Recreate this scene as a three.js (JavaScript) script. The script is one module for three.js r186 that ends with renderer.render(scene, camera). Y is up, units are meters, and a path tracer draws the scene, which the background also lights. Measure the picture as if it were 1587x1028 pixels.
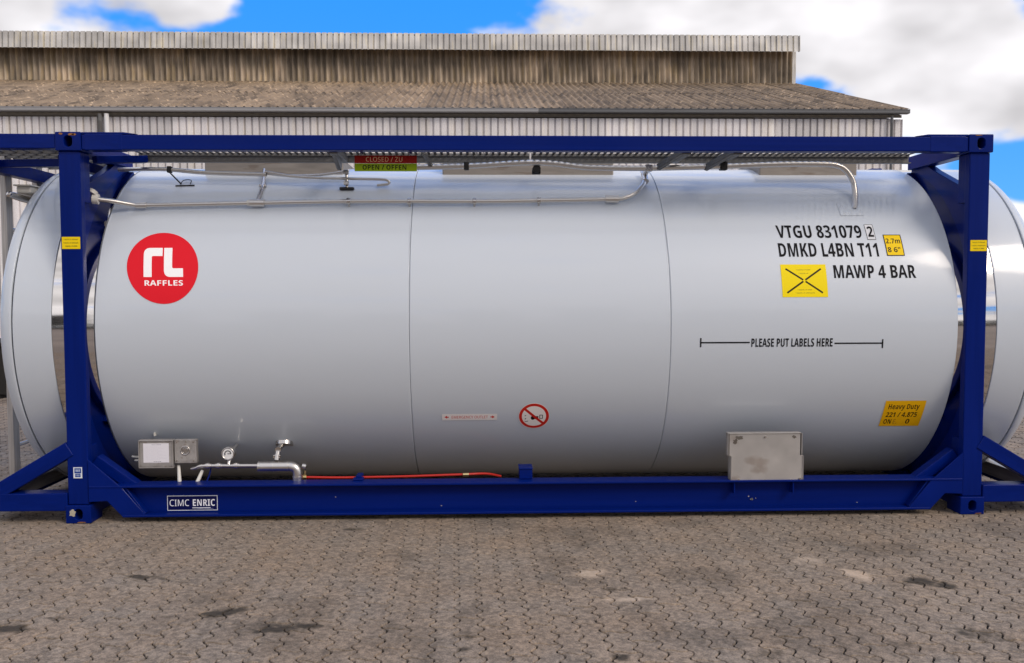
import * as THREE from 'three';
import { RoundedBoxGeometry } from 'three/addons/geometries/RoundedBoxGeometry.js';
import { mergeGeometries } from 'three/addons/utils/BufferGeometryUtils.js';
import { ImprovedNoise } from 'three/addons/math/ImprovedNoise.js';
import { FontLoader } from 'three/addons/loaders/FontLoader.js';

// ---------------------------------------------------------------- camera, sky, sun, exposure
const scene = new THREE.Scene();
const camera = new THREE.PerspectiveCamera(40.94, 1024 / 663, 0.1, 600);
camera.position.set(-0.301, 1.542, 6.994);
camera.rotation.order = 'YXZ';
camera.rotation.set(-0.0526, -0.0297, -0.0024);
const renderer = new THREE.WebGLRenderer({ antialias: true });
renderer.setSize(1024, 663);
renderer.toneMapping = THREE.LinearToneMapping;
renderer.toneMappingExposure = 1.12;
renderer.shadowMap.enabled = true;

const perlin = new ImprovedNoise();
function fbm3(x, y, z, oct) { let s = 0, a = 0.5; for (let i = 0; i < oct; i++) { s += a * perlin.noise(x, y, z); x = x * 2.03 + 11.3; y = y * 2.03 + 5.7; z = z * 2.03 + 3.1; a *= 0.5; } return s; }
const sstep = (a, b, x) => { const t = Math.min(1, Math.max(0, (x - a) / (b - a))); return t * t * (3 - 2 * t); };
function makeSky() {
  const W = 3072, H = 1536, data = new Float32Array(W * H * 4);
  const D = 180 / Math.PI;
  // cloud banks and clear gaps: azimuth (from straight ahead, right positive), elevation, widths, strength
  const banks = [[-31, 17, 9, 10, 1.0], [-17.5, 17, 3.4, 2.6, 0.42], [-8.5, 18, 9.5, 14, -0.95], [-2, 16.6, 1.4, 1.2, 0.38], [9.5, 16, 6.5, 7, 0.5], [22, 13, 9, 9, 0.45], [31, 15, 8, 4, 0.45], [15.5, 19.5, 1.8, 1.0, -0.4], [20.6, 13.2, 1.0, 2.6, -0.12],
    [32.5, 6.3, 4.2, 1.7, -1.3], [36, 2.5, 9, 2.6, 0.5], [-13, 6, 18, 6, -0.1]];
  for (let j = 0; j < H; j++) {
    const el = ((j + 0.5) / H - 0.5) * Math.PI, y = Math.sin(el), c = Math.cos(el);
    for (let i = 0; i < W; i++) {
      const o = (j * W + i) * 4;
      if (el < -0.06) { data[o] = 0.22; data[o + 1] = 0.2; data[o + 2] = 0.18; data[o + 3] = 1; continue; }
      const phi = ((i + 0.5) / W - 0.5) * 2 * Math.PI, x = c * Math.cos(phi), z = c * Math.sin(phi);
      const az = Math.atan2(x, -z) * D, e = el * D;
      let bias = 0.24 + 0.35 * sstep(55, 110, Math.abs(az));
      for (const [ba, be, wa, we, s] of banks) { const p = (az - ba) / wa, q = (e - be) / we; const r = p * p + q * q; if (r < 9) bias += s * Math.exp(-r); }
      const f = fbm3(x * 5.2 + 3.7, y * 10 + 1.3, z * 5.2 + 9.1, 7);
      const cov = sstep(0.02, 0.34, f * 1.8 + bias);
      const lump = fbm3(x * 7 + 31.7, y * 13 + 2.9, z * 7 + 1.1, 4);
      const hz = Math.exp(-Math.max(0, e) / 9);
      const cl = 0.85 + lump * 0.62 - 0.1 * sstep(0.3, 0.8, f + bias);
      const bl = [0.014 + 0.16 * hz, 0.27 + 0.26 * hz, 0.94 + 0.04 * hz];
      const cc = [cl * 1.015, cl * 0.99, cl * 1.02];
      for (let k = 0; k < 3; k++) data[o + k] = bl[k] + (cc[k] - bl[k]) * cov;
      data[o + 3] = 1;
    }
  }
  const t = new THREE.DataTexture(data, W, H, THREE.RGBAFormat, THREE.FloatType);
  t.mapping = THREE.EquirectangularReflectionMapping; t.magFilter = THREE.LinearFilter; t.minFilter = THREE.LinearFilter; t.needsUpdate = true;
  return t;
}
const sky = makeSky();
scene.background = sky;
scene.environment = sky;
const sun = new THREE.DirectionalLight(0xfff0e0, 1.5);
sun.position.set(21, 21, 19);
sun.castShadow = true; sun.shadow.radius = 40; sun.shadow.mapSize.set(2048, 2048);
Object.assign(sun.shadow.camera, { left: -22, right: 22, top: 22, bottom: -22, near: 1, far: 90 });
scene.add(sun, sun.target);

// ---------------------------------------------------------------- helpers
let seed = 1234567;
const rnd = () => { seed = (seed * 1664525 + 1013904223) >>> 0; return seed / 4294967296; };
const rr = (a, b) => a + (b - a) * rnd();
const V = (x, y, z) => new THREE.Vector3(x, y, z);
function place(mesh) { mesh.castShadow = true; mesh.receiveShadow = true; return mesh; }
function part(name, geo, mat, parent, label) {
  const g = Array.isArray(geo) ? mergeGeometries(geo.map(clean)) : geo;
  const m = place(new THREE.Mesh(g, mat)); m.name = name; if (label) m.userData.label = label; parent.add(m); return m;
}
function clean(g) { const q = g.index ? g.toNonIndexed() : g.clone(); for (const k of Object.keys(q.attributes)) if (!['position', 'normal', 'uv'].includes(k)) q.deleteAttribute(k); return q; }
function box(x0, x1, y0, y1, z0, z1) { const g = new THREE.BoxGeometry(x1 - x0, y1 - y0, z1 - z0); g.translate((x0 + x1) / 2, (y0 + y1) / 2, (z0 + z1) / 2); return g; }
function rbox(x0, x1, y0, y1, z0, z1, r = 0.006) {
  const g = new RoundedBoxGeometry(x1 - x0, y1 - y0, z1 - z0, 2, Math.min(r, (x1 - x0) * 0.45, (y1 - y0) * 0.45, (z1 - z0) * 0.45)); g.translate((x0 + x1) / 2, (y0 + y1) / 2, (z0 + z1) / 2); return g;
}
function cylBetween(a, b, r, seg = 14, r2 = r) {
  const d = b.clone().sub(a), g = new THREE.CylinderGeometry(r2, r, d.length(), seg);
  g.applyQuaternion(new THREE.Quaternion().setFromUnitVectors(V(0, 1, 0), d.clone().normalize()));
  const m = a.clone().add(b).multiplyScalar(0.5); g.translate(m.x, m.y, m.z); return g;
}
function tube(pts, r, n = 60, seg = 12, tension = 0.5) { return new THREE.TubeGeometry(new THREE.CatmullRomCurve3(pts, false, 'catmullrom', tension), n, r, seg, false); }
function barBetween(a, b, h, d) { // box-section bar, h tall in the plane, d deep along z
  const v = b.clone().sub(a), g = new RoundedBoxGeometry(v.length(), h, d, 2, Math.min(0.006, h * 0.3, d * 0.3));
  g.applyQuaternion(new THREE.Quaternion().setFromUnitVectors(V(1, 0, 0), v.normalize())); const m = a.clone().add(b).multiplyScalar(0.5); g.translate(m.x, m.y, m.z); return g;
}
function prismXY(pts, z0, z1, bevel = 0.003) {
  const s = new THREE.Shape(pts.map(p => new THREE.Vector2(p[0], p[1])));
  const g = new THREE.ExtrudeGeometry(s, { depth: z1 - z0 - 2 * bevel, bevelEnabled: true, bevelSize: bevel, bevelThickness: bevel, bevelOffset: -bevel, bevelSegments: 1 });
  g.translate(0, 0, z0 + bevel); return g;
}
function prismZY(pts, x0, x1, bevel = 0.003) { // outline in (z, y), thickness along x
  const g = prismXY(pts, 0, x1 - x0, bevel); g.applyMatrix4(new THREE.Matrix4().makeBasis(V(0, 0, 1), V(0, 1, 0), V(-1, 0, 0))); g.translate(x1, 0, 0); return g;
}
function noiseTex(n, fn, srgb = true, repeat = true) {
  const [w, h] = Array.isArray(n) ? n : [n, n], d = new Uint8Array(w * h * 4);
  for (let j = 0; j < h; j++) for (let i = 0; i < w; i++) { const c = fn(i / w, j / h, i, j), o = (j * w + i) * 4; for (let k = 0; k < 3; k++) d[o + k] = Math.max(0, Math.min(255, (Array.isArray(c) ? c[k] : c) * 255)); d[o + 3] = 255; }
  const t = new THREE.DataTexture(d, w, h); t.magFilter = THREE.LinearFilter; t.minFilter = THREE.LinearMipmapLinearFilter; t.generateMipmaps = true;
  if (repeat) t.wrapS = t.wrapT = THREE.RepeatWrapping; if (srgb) t.colorSpace = THREE.SRGBColorSpace; t.needsUpdate = true; return t;
}
const hash = (i, j) => { let h = (i * 374761393 + j * 668265263) | 0; h = Math.imul(h ^ (h >>> 13), 1274126177); return ((h ^ (h >>> 16)) >>> 0) / 4294967296; };
function vn(x, y, px, py) { // value noise, tiling with periods px, py
  const xi = Math.floor(x), yi = Math.floor(y), fx = x - xi, fy = y - yi, u = fx * fx * (3 - 2 * fx), v = fy * fy * (3 - 2 * fy), w = (a, p) => ((a % p) + p) % p;
  const a = hash(w(xi, px), w(yi, py)), b = hash(w(xi + 1, px), w(yi, py)), c = hash(w(xi, px), w(yi + 1, py)), d = hash(w(xi + 1, px), w(yi + 1, py));
  return a + (b - a) * u + (c - a) * v + (a - b - c + d) * u * v;
}
function vfbm(u, v, p, q, oct) { let s = 0, a = 0.5, t = 0; for (let k = 0; k < oct; k++) { s += a * vn(u * p, v * q, p, q); t += a; a *= 0.5; p *= 2; q *= 2; } return s / t; }
function canvasTex(w, h, draw) {
  const c = document.createElement('canvas'); c.width = w; c.height = h; const g = c.getContext('2d'); draw(g, w, h);
  const t = new THREE.CanvasTexture(c); t.colorSpace = THREE.SRGBColorSpace; t.anisotropy = 4; return t;
}
const lin = (r, g, b) => new THREE.Color().setRGB(r, g, b);
const std = (o) => new THREE.MeshStandardMaterial(o);
const phys = (o) => new THREE.MeshPhysicalMaterial(o);

// ---------------------------------------------------------------- materials
const smudge = noiseTex(512, (u, v) => 0.62 + 0.38 * vfbm(u, v, 5, 5, 5), false);
const fine = noiseTex(256, (u, v) => vfbm(u, v, 24, 24, 3), false);
const M = {};
const roughMap = noiseTex(512, (u, v) => { const r = 0.55 + 0.45 * vfbm(u, v, 6, 6, 5); return [r, r, r]; }, false);
const wobble = noiseTex(512, (u, v) => vfbm(u, v, 6, 4, 3), false); wobble.repeat.set(2, 1);
M.shell = phys({ bumpMap: wobble, bumpScale: 0.006, color: lin(0.575, 0.625, 0.685), roughness: 0.5, roughnessMap: roughMap, clearcoat: 0.55, clearcoatRoughness: 0.08 });
M.shellFilm = M.shell;
const paintWear = noiseTex(512, (u, v) => { const a = 0.86 + 0.14 * vfbm(u, v, 6, 6, 5), c = sstep(0.74, 0.78, vfbm(u + 0.2, v + 0.4, 60, 60, 3)); return [a, a + 0.04 * c, a]; });
M.blue = phys({ map: paintWear, color: lin(0.0003, 0.013, 0.175), roughness: 0.5, roughnessMap: roughMap, specularIntensity: 0.12, clearcoat: 0.12, clearcoatRoughness: 0.15 });
M.polished = std({ color: lin(0.72, 0.69, 0.66), metalness: 1, roughness: 0.07 });
M.steel = std({ color: lin(0.6, 0.57, 0.54), metalness: 1, roughness: 0.3, roughnessMap: roughMap });
M.pipe = std({ color: lin(0.7, 0.67, 0.63), metalness: 1, roughness: 0.3 });
const dullMap = noiseTex(512, (u, v) => { const s = 0.72 + 0.28 * vfbm(u, v, 4, 4, 5), k = sstep(0.6, 0.75, vfbm(u + 0.37, v + 0.2, 7, 7, 4)); return [s * (1 - 0.1 * k), s * (1 - 0.13 * k), s * (1 - 0.15 * k)]; });
M.dullSteel = std({ color: lin(0.68, 0.65, 0.62), map: dullMap, metalness: 0.7, roughness: 0.48 });
M.boxSteel = std({ color: lin(0.42, 0.38, 0.34), map: dullMap, metalness: 0.6, roughness: 0.6 });
M.galv = std({ color: lin(0.26, 0.26, 0.26), map: dullMap, metalness: 0.7, roughness: 0.55 });
M.black = std({ color: lin(0.015, 0.015, 0.016), roughness: 0.6 });
M.seam = std({ color: lin(0.5, 0.54, 0.59), roughness: 0.9 });
M.rubber = std({ color: lin(0.02, 0.02, 0.022), roughness: 0.8 });
M.brass = std({ color: lin(0.75, 0.6, 0.3), metalness: 1, roughness: 0.35 });
M.red = phys({ color: lin(0.52, 0.016, 0.008), roughness: 0.5, clearcoat: 0.2 });
M.ink = phys({ color: lin(0.006, 0.006, 0.008), roughness: 0.6, specularIntensity: 0.25 });
M.white = std({ color: lin(0.8, 0.8, 0.8), roughness: 0.5 });
M.whiteFilm = std({ color: lin(0.78, 0.79, 0.8), roughness: 0.4 });
M.rust = std({ color: lin(0.42, 0.18, 0.05), roughness: 0.9, map: dullMap });
M.filler = std({ color: lin(0.72, 0.65, 0.5), roughness: 0.9, map: dullMap });
M.nylon = std({ color: lin(0.72, 0.7, 0.64), roughness: 0.5 });

// ---------------------------------------------------------------- ground and paving
const grain = (i, j) => hash(i, j);
function stain(x, z, list) { let d = 0; for (const [sx, sz, rx, rz, s, ang] of list) { const c = Math.cos(ang), n = Math.sin(ang), a = (x - sx) * c + (z - sz) * n, b = -(x - sx) * n + (z - sz) * c, r = (a * a) / (rx * rx) + (b * b) / (rz * rz); if (r < 6) d += s * Math.exp(-r * 1.6); } return d; }
const dark = [[-2.1, 2.31, 0.17, 0.05, 1.1, 0.25], [-1.86, 2.42, 0.08, 0.05, 0.7, 0.3], [-1.53, 2.83, 0.17, 0.07, 1.2, -0.35], [-1.27, 3.03, 0.15, 0.09, 1.2, -0.2], [-1.1, 3.02, 0.12, 0.05, 0.6, 0], [1.93, 2.51, 0.1, 0.12, 1.1, 0.5], [2.05, 2.6, 0.07, 0.09, 0.9, 0.4], [1.8, 2.58, 0.06, 0.06, 0.6, 0],
  [-2.46, 3.0, 0.16, 0.09, 1.1, 0], [-2.3, 2.88, 0.12, 0.05, 0.6, 0], [-0.4, 3.15, 0.09, 0.06, 0.9, 0], [-0.4, 3.3, 0.05, 0.05, 0.6, 0], [1.86, 3.23, 0.2, 0.12, 0.7, 0.5], [1.5, 3.32, 0.2, 0.1, 0.6, 0.3], [0.35, 2.57, 0.1, 0.07, 0.7, 0], [-0.05, 2.2, 0.06, 0.05, 0.7, 0], [-1.13, 1.42, 0.12, 0.05, 0.8, 0], [-1.1, 1.62, 0.14, 0.05, 0.6, 0.2], [0.25, 3.4, 0.06, 0.05, 1.0, 0], [0.9, 3.38, 0.16, 0.1, 0.6, 0], [2.2, 2.9, 0.25, 0.12, 0.45, 0.4], [1.2, 2.75, 0.2, 0.12, 0.45, 0.4], [-3, 2.0, 0.2, 0.1, 0.4, 0]];
const pale = [[0.27, 2.33, 0.17, 0.11, 0.9, 0.2], [0.38, 2.72, 0.19, 0.05, 0.8, -0.1], [1.5, 2.18, 0.12, 0.2, 0.85, -0.3], [1.66, 2.42, 0.1, 0.18, 0.8, -0.3]];
function yardColor(x, z, i, j, u, v) {
  const g = (grain(i, j) - 0.5) * 0.34 + (vfbm(u, v, 512, 512, 1) - 0.5) * 0.3;
  const big = (vfbm(u, v, 6, 6, 5) - 0.5) * 0.12;
  let t = 0.485 * (1 + g + big);
  const rag = 0.25 + 1.6 * vfbm(u, v, 110, 110, 3);
  const d = 0.75 * sstep(0.3, 1.1, stain(x, z, dark) * rag * (0.55 + 0.9 * vfbm(u + 0.4, v + 0.1, 300, 300, 2))), p = 0.7 * sstep(0.22, 1.0, stain(x, z, pale) * rag);
  const blot = 0.12 * sstep(0.6, 0.74, vfbm(u + 0.31, v + 0.77, 22, 22, 4));
  const hue = (vfbm(u + 0.5, v, 40, 40, 2) - 0.5) * 0.05;
  t *= (1 - 0.72 * d) * (1 - blot); t = t + (0.8 - t) * p * 0.75;
  return [t * (1.1 + hue + 0.03 * d), t * 0.985, t * (0.865 - hue - 0.06 * d)];
}
const SPAN = 9;
const yardMap = noiseTex(2048, (u, v, i, j) => yardColor(u * SPAN - 4.5, v * SPAN - 4.6, i, j, u, v));
const yardBump = noiseTex(1024, (u, v, i, j) => 0.55 * grain(i, j) + 0.45 * vfbm(u, v, 220, 220, 2), false);
M.paver = std({ map: yardMap, bumpMap: yardBump, bumpScale: 0.0025, roughness: 0.92, vertexColors: true });
M.joint = std({ color: lin(0.022, 0.018, 0.015), roughness: 1 });
const farMap = noiseTex(1024, (u, v, i, j) => { const t = 0.49 * (1 + (grain(i, j) - 0.5) * 0.2 + (vfbm(u, v, 8, 8, 6) - 0.5) * 0.35); return [t * 1.075, t * 0.98, t * 0.89]; });
M.farGround = std({ map: farMap, roughness: 0.95 });
{
  const g = new THREE.PlaneGeometry(500, 500); g.rotateX(-Math.PI / 2); const uv = g.attributes.uv; for (let i = 0; i < uv.count; i++) uv.setXY(i, uv.getX(i) * 60, uv.getY(i) * 60);
  const m = part('ground', g, M.farGround, scene); m.position.y = -0.016; m.userData = { kind: 'structure', label: 'wide open yard surface around the paving', category: 'ground' };
}
{
  const pav = new THREE.Group(); pav.name = 'pavement'; pav.userData = { kind: 'structure', label: 'grey brown interlocking wavy concrete block paving', category: 'pavement' }; scene.add(pav);
  const flat = (x0, x1, z0, z1) => { const g = new THREE.PlaneGeometry(x1 - x0, z1 - z0); g.rotateX(-Math.PI / 2); g.translate((x0 + x1) / 2, -0.011, (z0 + z1) / 2); return g; };
  const bed = [flat(-10.5, 10.5, -11.9, 1.2), flat(-6.1, 6.1, 1.2, 4.6)];
  part('joint_sand', bed, M.joint, pav);
  const P = 0.1085, A = 0.0155, rot = -0.035, ca = Math.cos(rot), sa = Math.sin(rot);
  const zig = t => { const f = ((t % 1) + 1) % 1, k = [0, 0.12, 0.3, 0.5, 0.62, 0.8, 1], w = [0, 0.85, 0.95, 0, -0.85, -0.95, 0]; for (let i = 0; i < 6; i++) if (f <= k[i + 1]) return w[i] + (w[i + 1] - w[i]) * (f - k[i]) / (k[i + 1] - k[i]); return 0; };
  const ks = [0, 0.12, 0.3, 0.5, 0.62, 0.8];
  const out = []; // outline, anticlockwise seen from above, cell 0..P by 0..2P
  for (const k of ks) out.push([k * P, -A * 0.7 * zig(k)]);
  for (let c = 0; c < 2; c++) for (const k of ks) out.push([P + A * zig(k), (c + k) * P]);
  const kr = [1, 0.8, 0.62, 0.5, 0.3, 0.12];
  for (const k of kr) out.push([k * P, 2 * P + -A * 0.7 * zig(k)]);
  for (let c = 1; c >= 0; c--) for (const k of kr) out.push([A * zig(k), (c + k) * P]);
  const N = out.length;
  const inset = (d) => out.map(([x, z], i) => { const a = out[(i + N - 1) % N], b = out[(i + 1) % N]; let tx = b[0] - a[0], tz = b[1] - a[1]; const l = Math.hypot(tx, tz); return [x - tz / l * d, z + tx / l * d]; });
  const tri = THREE.ShapeUtils.triangulateShape(out.map(p => new THREE.Vector2(p[0], p[1])), []);
  function paverGeo(ci, cj, cx, cz, simple) {
    const pos = [], nor = [], uv = [], col = [], ix = [];
    const jx = rr(-0.0012, 0.0012), jz = rr(-0.0012, 0.0012), top = rr(-0.002, 0.0015), tx = rr(-0.008, 0.008), tz = rr(-0.006, 0.006), tone = rr(0.95, 1.04), warm = rr(-0.012, 0.012);
    const rings = simple ? [[inset(0.004), 0, 0]] : [[inset(0.0058), 0, 0], [inset(0.005), -0.002, 0.6], [inset(0.0049), -0.014, 1]];
    rings.forEach(([pts, dy, out_], r) => pts.forEach(([px, pz], i) => {
      const lx = px + jx + cx, lz = pz + jz + cz, x = lx * ca - lz * sa, z = lx * sa + lz * ca, qx = px - P / 2, qz = pz - P;
      const a = out[(i + N - 1) % N], b = out[(i + 1) % N], l = Math.hypot(b[0] - a[0], b[1] - a[1]); const nx = (b[1] - a[1]) / l, nz = -(b[0] - a[0]) / l;
      pos.push(x, top + qx * tx + qz * tz + dy, z); const n = V(nx * out_ - tx, 1 - out_ * 0.9, nz * out_ - tz).normalize(); nor.push(n.x * ca - n.z * sa, n.y, n.x * sa + n.z * ca);
      uv.push((x + 4.5) / SPAN, (z + 4.6) / SPAN); col.push(tone + warm, tone, tone - warm);
    }));
    for (const t of tri) ix.push(t[0], t[2], t[1]);
    for (let r = 0; r + 1 < rings.length; r++) for (let i = 0; i < N; i++) { const j = (i + 1) % N, a = r * N + i, b = r * N + j, c = a + N, d = b + N; ix.push(a, b, c, b, d, c); }
    const g = new THREE.BufferGeometry(); g.setAttribute('position', new THREE.Float32BufferAttribute(pos, 3)); g.setAttribute('normal', new THREE.Float32BufferAttribute(nor, 3)); g.setAttribute('uv', new THREE.Float32BufferAttribute(uv, 2)); g.setAttribute('color', new THREE.Float32BufferAttribute(col, 3)); g.setIndex(ix); return g;
  }
  const near = [], rest = [];
  for (let i = -100; i < 100; i++) for (let j = -116; j < 46; j += 2) {
    const cx = i * P, cz = (j + (i & 1)) * P, x = cx * ca - cz * sa + P / 2, z = cx * sa + cz * ca + P;
    if (z > 4.7 || z < -11.9 || Math.abs(x) > (z > 1.2 ? 6.2 : 10.5)) continue;
    if (z < -2.6 && Math.abs(x) < 3.0) continue;
    const dz = camera.position.z - z, py = 441 + 1377 * 1.542 / dz, px = 752 + 1377 * (x + 0.301) / dz;
    const inView = py < 1018 && px > 8 && px < 1579 && z > 1.3;
    (inView ? near : rest).push([i, j, cx, cz, z]);
  }
  near.sort((a, b) => b[4] - a[4]);
  near.slice(0, 300).forEach(a => part('paver', paverGeo(a[0], a[1], a[2], a[3], false), M.paver, pav));
  const geos = near.slice(300).concat(rest).map(a => paverGeo(a[0], a[1], a[2], a[3], a[4] < -1.3));
  const f = part('paver_field', mergeGeometries(geos), M.paver, pav); f.userData = { kind: 'stuff' };
}
console.log('paving done');

// ---------------------------------------------------------------- warehouse behind the container
{
  const hall = new THREE.Group(); hall.name = 'warehouse'; hall.position.set(0, -0.012, -12.4); scene.add(hall);
  hall.userData = { label: 'long low warehouse with corrugated brown roof and raised ridge monitor', category: 'warehouse' };
  const streak = (base, amp, hi, lo, tint, rust) => noiseTex(512, (u, v, i, j) => {
    const s = vfbm(u, v, hi, lo, 4), b = vfbm(u + 0.2, v + 0.6, 5, 3, 4), k = sstep(0.56, 0.72, vfbm(u + 0.7, v + 0.1, hi * 2, 2, 3)), f = (grain(i, j) - 0.5) * 0.08;
    const t = base * (1 + amp * (s - 0.5) * 2 + 0.25 * (b - 0.5) + f); return [t * (tint[0] + rust * k * 0.5), t * (tint[1] + rust * k * 0.3), t * (tint[2] - rust * k * 0.25)];
  });
  const mk = (map, sx, sy, o = {}) => { const t = map; t.repeat.set(1 / sx, 1 / sy); return std({ map: t, roughness: 0.9, vertexColors: true, ...o }); };
  const roofM = mk(noiseTex(512, (u, v, i, j) => { const a = vfbm(u, v, 16, 5, 5), m = sstep(0.58, 0.74, vfbm(u + 0.3, v + 0.4, 24, 6, 4)), p = sstep(0.7, 0.78, vfbm(u + 0.6, v + 0.9, 30, 30, 3)); let t = 0.5 * (0.78 + 0.44 * a) * (1 - 0.22 * m) * (1 + (grain(i, j) - 0.5) * 0.25); t += 0.18 * p; return [t * 1.12, t * 0.97, t * 0.79]; }), 3.1, 3.1);
  const monM = mk(streak(0.6, 0.36, 30, 2, [1.07, 0.98, 0.86], 0.12), 4.3, 1.5);
  const wallM = mk(streak(0.89, 0.08, 40, 3, [1.0, 0.985, 0.985], 0.05), 5.3, 6, { roughness: 0.6 });
  const fasM = mk(streak(0.8, 0.12, 48, 2, [1.0, 0.99, 0.97], 0.1), 4.7, 1.2, { roughness: 0.6 });
  const sheetCache = {};
  function sheet(kind, w, len, pitch, amp, tone) { // across x, along y, relief along z
    const key = [kind, w, len, pitch].join();
    if (!sheetCache[key]) {
      const pr = []; const n = Math.round(w / pitch);
      for (let k = 0; k < n; k++) {
        if (kind === 'wave') for (let s = 0; s < 8; s++) pr.push([(k + s / 8) * pitch, amp * Math.cos(s / 8 * 2 * Math.PI)]);
        else pr.push([k * pitch, 0], [k * pitch + pitch * 0.7, 0], [k * pitch + pitch * 0.75, -amp], [k * pitch + pitch * 0.95, -amp]);
      }
      pr.push(kind === 'wave' ? [n * pitch + 0.02, amp * 0.8] : [n * pitch, 0]);
      const pos = [], uv = [], ix = [];
      if (kind === 'wave') { pr.forEach(([x, z]) => { pos.push(x, 0, z, x, len, z); uv.push(x, 0, x, len); }); for (let i = 0; i + 1 < pr.length; i++) ix.push(2 * i, 2 * i + 2, 2 * i + 1, 2 * i + 2, 2 * i + 3, 2 * i + 1); }
      else for (let i = 0; i + 1 < pr.length; i++) { const [x, z] = pr[i], [x2, z2] = pr[i + 1], o = pos.length / 3; pos.push(x, 0, z, x, len, z, x2, 0, z2, x2, len, z2); uv.push(x, 0, x, len, x2, 0, x2, len); ix.push(o, o + 2, o + 1, o + 2, o + 3, o + 1); }
      const g = new THREE.BufferGeometry(); g.setAttribute('position', new THREE.Float32BufferAttribute(pos, 3)); g.setAttribute('uv', new THREE.Float32BufferAttribute(uv, 2)); g.setIndex(ix); g.computeVertexNormals(); sheetCache[key] = g;
    }
    const g = sheetCache[key].clone(), n = g.attributes.position.count, c = new Float32Array(n * 3).fill(tone); g.setAttribute('color', new THREE.BufferAttribute(c, 3));
    const u = g.attributes.uv, du = rr(0, 40), dv = rr(0, 9); for (let i = 0; i < u.count; i++) u.setXY(i, u.getX(i) + du, u.getY(i) + dv); return g;
  }
  const X0 = -17.6, X1 = 8.9;
  // lower wall
  const wall = part('front_wall', box(X0, X1 - 0.02, 0, 5.16, -0.25, -0.075), std({ color: lin(0.3, 0.3, 0.3), roughness: 0.9 }), hall);
  for (let x = X1 - 0.06; x > X0 + 0.5; x -= 0.93) part('wall_sheet', sheet('trap', 0.93, 5.1, 0.155, 0.055, rr(0.95, 1.04)).translate(x - 0.93, 0.05, 0), wallM, wall);
  const gable = (z0, z1) => prismZY([[z0, 0], [z1, 0], [z1, 5.16], [-7.05, 7.3], [-11.1, 7.3], [z0, 5.16]], X1 - 0.06, X1, 0.002);
  part('gable_wall', gable(-18.1, -0.26), wallM.clone(), hall).material.vertexColors = false;
  // roof slopes: two courses of sheets each
  const slope = Math.atan2(7.44 - 5.3, 7.05 + 0.12), L = Math.hypot(7.17, 2.14), half = L / 2 + 0.09;
  const roof = part('roof', prismZY([[0.0, 5.24], [0.0, 5.18], [-7.05, 7.28], [-11.1, 7.28], [-18.15, 5.18], [-18.15, 5.24], [-11.1, 7.34], [-7.05, 7.34]], X0, X1 - 0.08, 0.002), std({ color: lin(0.2, 0.18, 0.15), roughness: 1 }), hall);
  for (let x = X1 + 0.02; x > X0; x -= 1.062) for (let c = 0; c < 2; c++) {
    const s = part('roof_sheet', sheet('wave', 1.062, half, 0.177, 0.034, rr(0.85, 1.1)), roofM, roof);
    const d = c * (L - half); s.position.set(x - 1.062 + rr(-0.004, 0.004), 5.3 + Math.sin(slope) * d + 0.03 + c * 0.012, 0.12 - Math.cos(slope) * d); s.rotation.x = -(Math.PI / 2 - slope);
  }
  const rearRoof = new THREE.BoxGeometry(X1 - X0, 0.04, L); rearRoof.rotateX(-slope); rearRoof.translate((X0 + X1) / 2, 6.42, -14.65); part('rear_roof', rearRoof, std({ color: lin(0.24, 0.2, 0.16), roughness: 1 }), hall);
  // ridge monitor
  const mz = -7.05;
  const mon = part('monitor_wall', box(X0, X1 - 0.02, 7.2, 8.74, -11.1, mz - 0.075), std({ color: lin(0.25, 0.22, 0.18), roughness: 1 }), hall);
  for (let x = X1 - 0.1; x > X0 + 0.5; x -= 0.99) part('monitor_sheet', sheet('wave', 0.99, 1.06, 0.165, 0.056, rr(0.82, 1.12)).translate(x - 0.99, 7.4 + rr(-0.006, 0.006), mz), monM, mon);
  part('corner_flashing', rbox(X1 - 0.1, X1 + 0.01, 7.4, 8.42, mz - 0.1, mz + 0.05), fasM.clone(), mon).material.vertexColors = false;
  const mroof = part('monitor_roof', prismZY([[mz + 0.38, 8.77], [mz + 0.38, 8.72], [-9.07, 8.86], [-11.4, 8.72], [-11.4, 8.77], [-9.07, 8.92]], X0, X1 - 0.04, 0.002), std({ color: lin(0.3, 0.29, 0.27), roughness: 0.9 }), hall);
  for (let x = X1 - 0.02; x > X0; x -= 1.0) { const s = part('fascia_sheet', sheet('trap', 1.0, 0.47, 0.1667, 0.05, rr(0.92, 1.05)), fasM, mroof); s.position.set(x - 1.0, 8.32, mz + 0.45); s.rotation.x = -0.06; }
  part('fascia_end', prismZY([[mz + 0.45, 8.33], [mz + 0.42, 8.79], [mz - 0.02, 8.79], [mz - 0.02, 8.72], [mz + 0.36, 8.69], [mz + 0.39, 8.33]], X1 - 0.02, X1 - 0.005, 0.002), fasM.clone(), mroof).material.vertexColors = false;
  // gutter in two lengths, downpipes
  const gutM = std({ color: lin(0.42, 0.42, 0.43), roughness: 0.55, map: dullMap }), gutD = std({ color: lin(0.16, 0.165, 0.175), roughness: 0.5, map: dullMap });
  const gut = (x0, x1, m) => part('gutter', [rbox(x0, x1, 5.255, 5.325, 0.17, 0.185, 0.004), rbox(x0, x1, 5.245, 5.255, 0.04, 0.183, 0.004), rbox(x0, x1, 5.315, 5.331, 0.165, 0.192, 0.006)], m, hall);
  gut(X0, 0.85, gutM); gut(0.853, X1 + 0.02, gutD);
  const dp = (x, r, m) => part('downpipe', [cylBetween(V(x, 0.05, 0.09), V(x, 5.05, 0.09), r), cylBetween(V(x, 5.04, 0.09), V(x, 5.2, 0.1), r)], m, hall);
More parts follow.
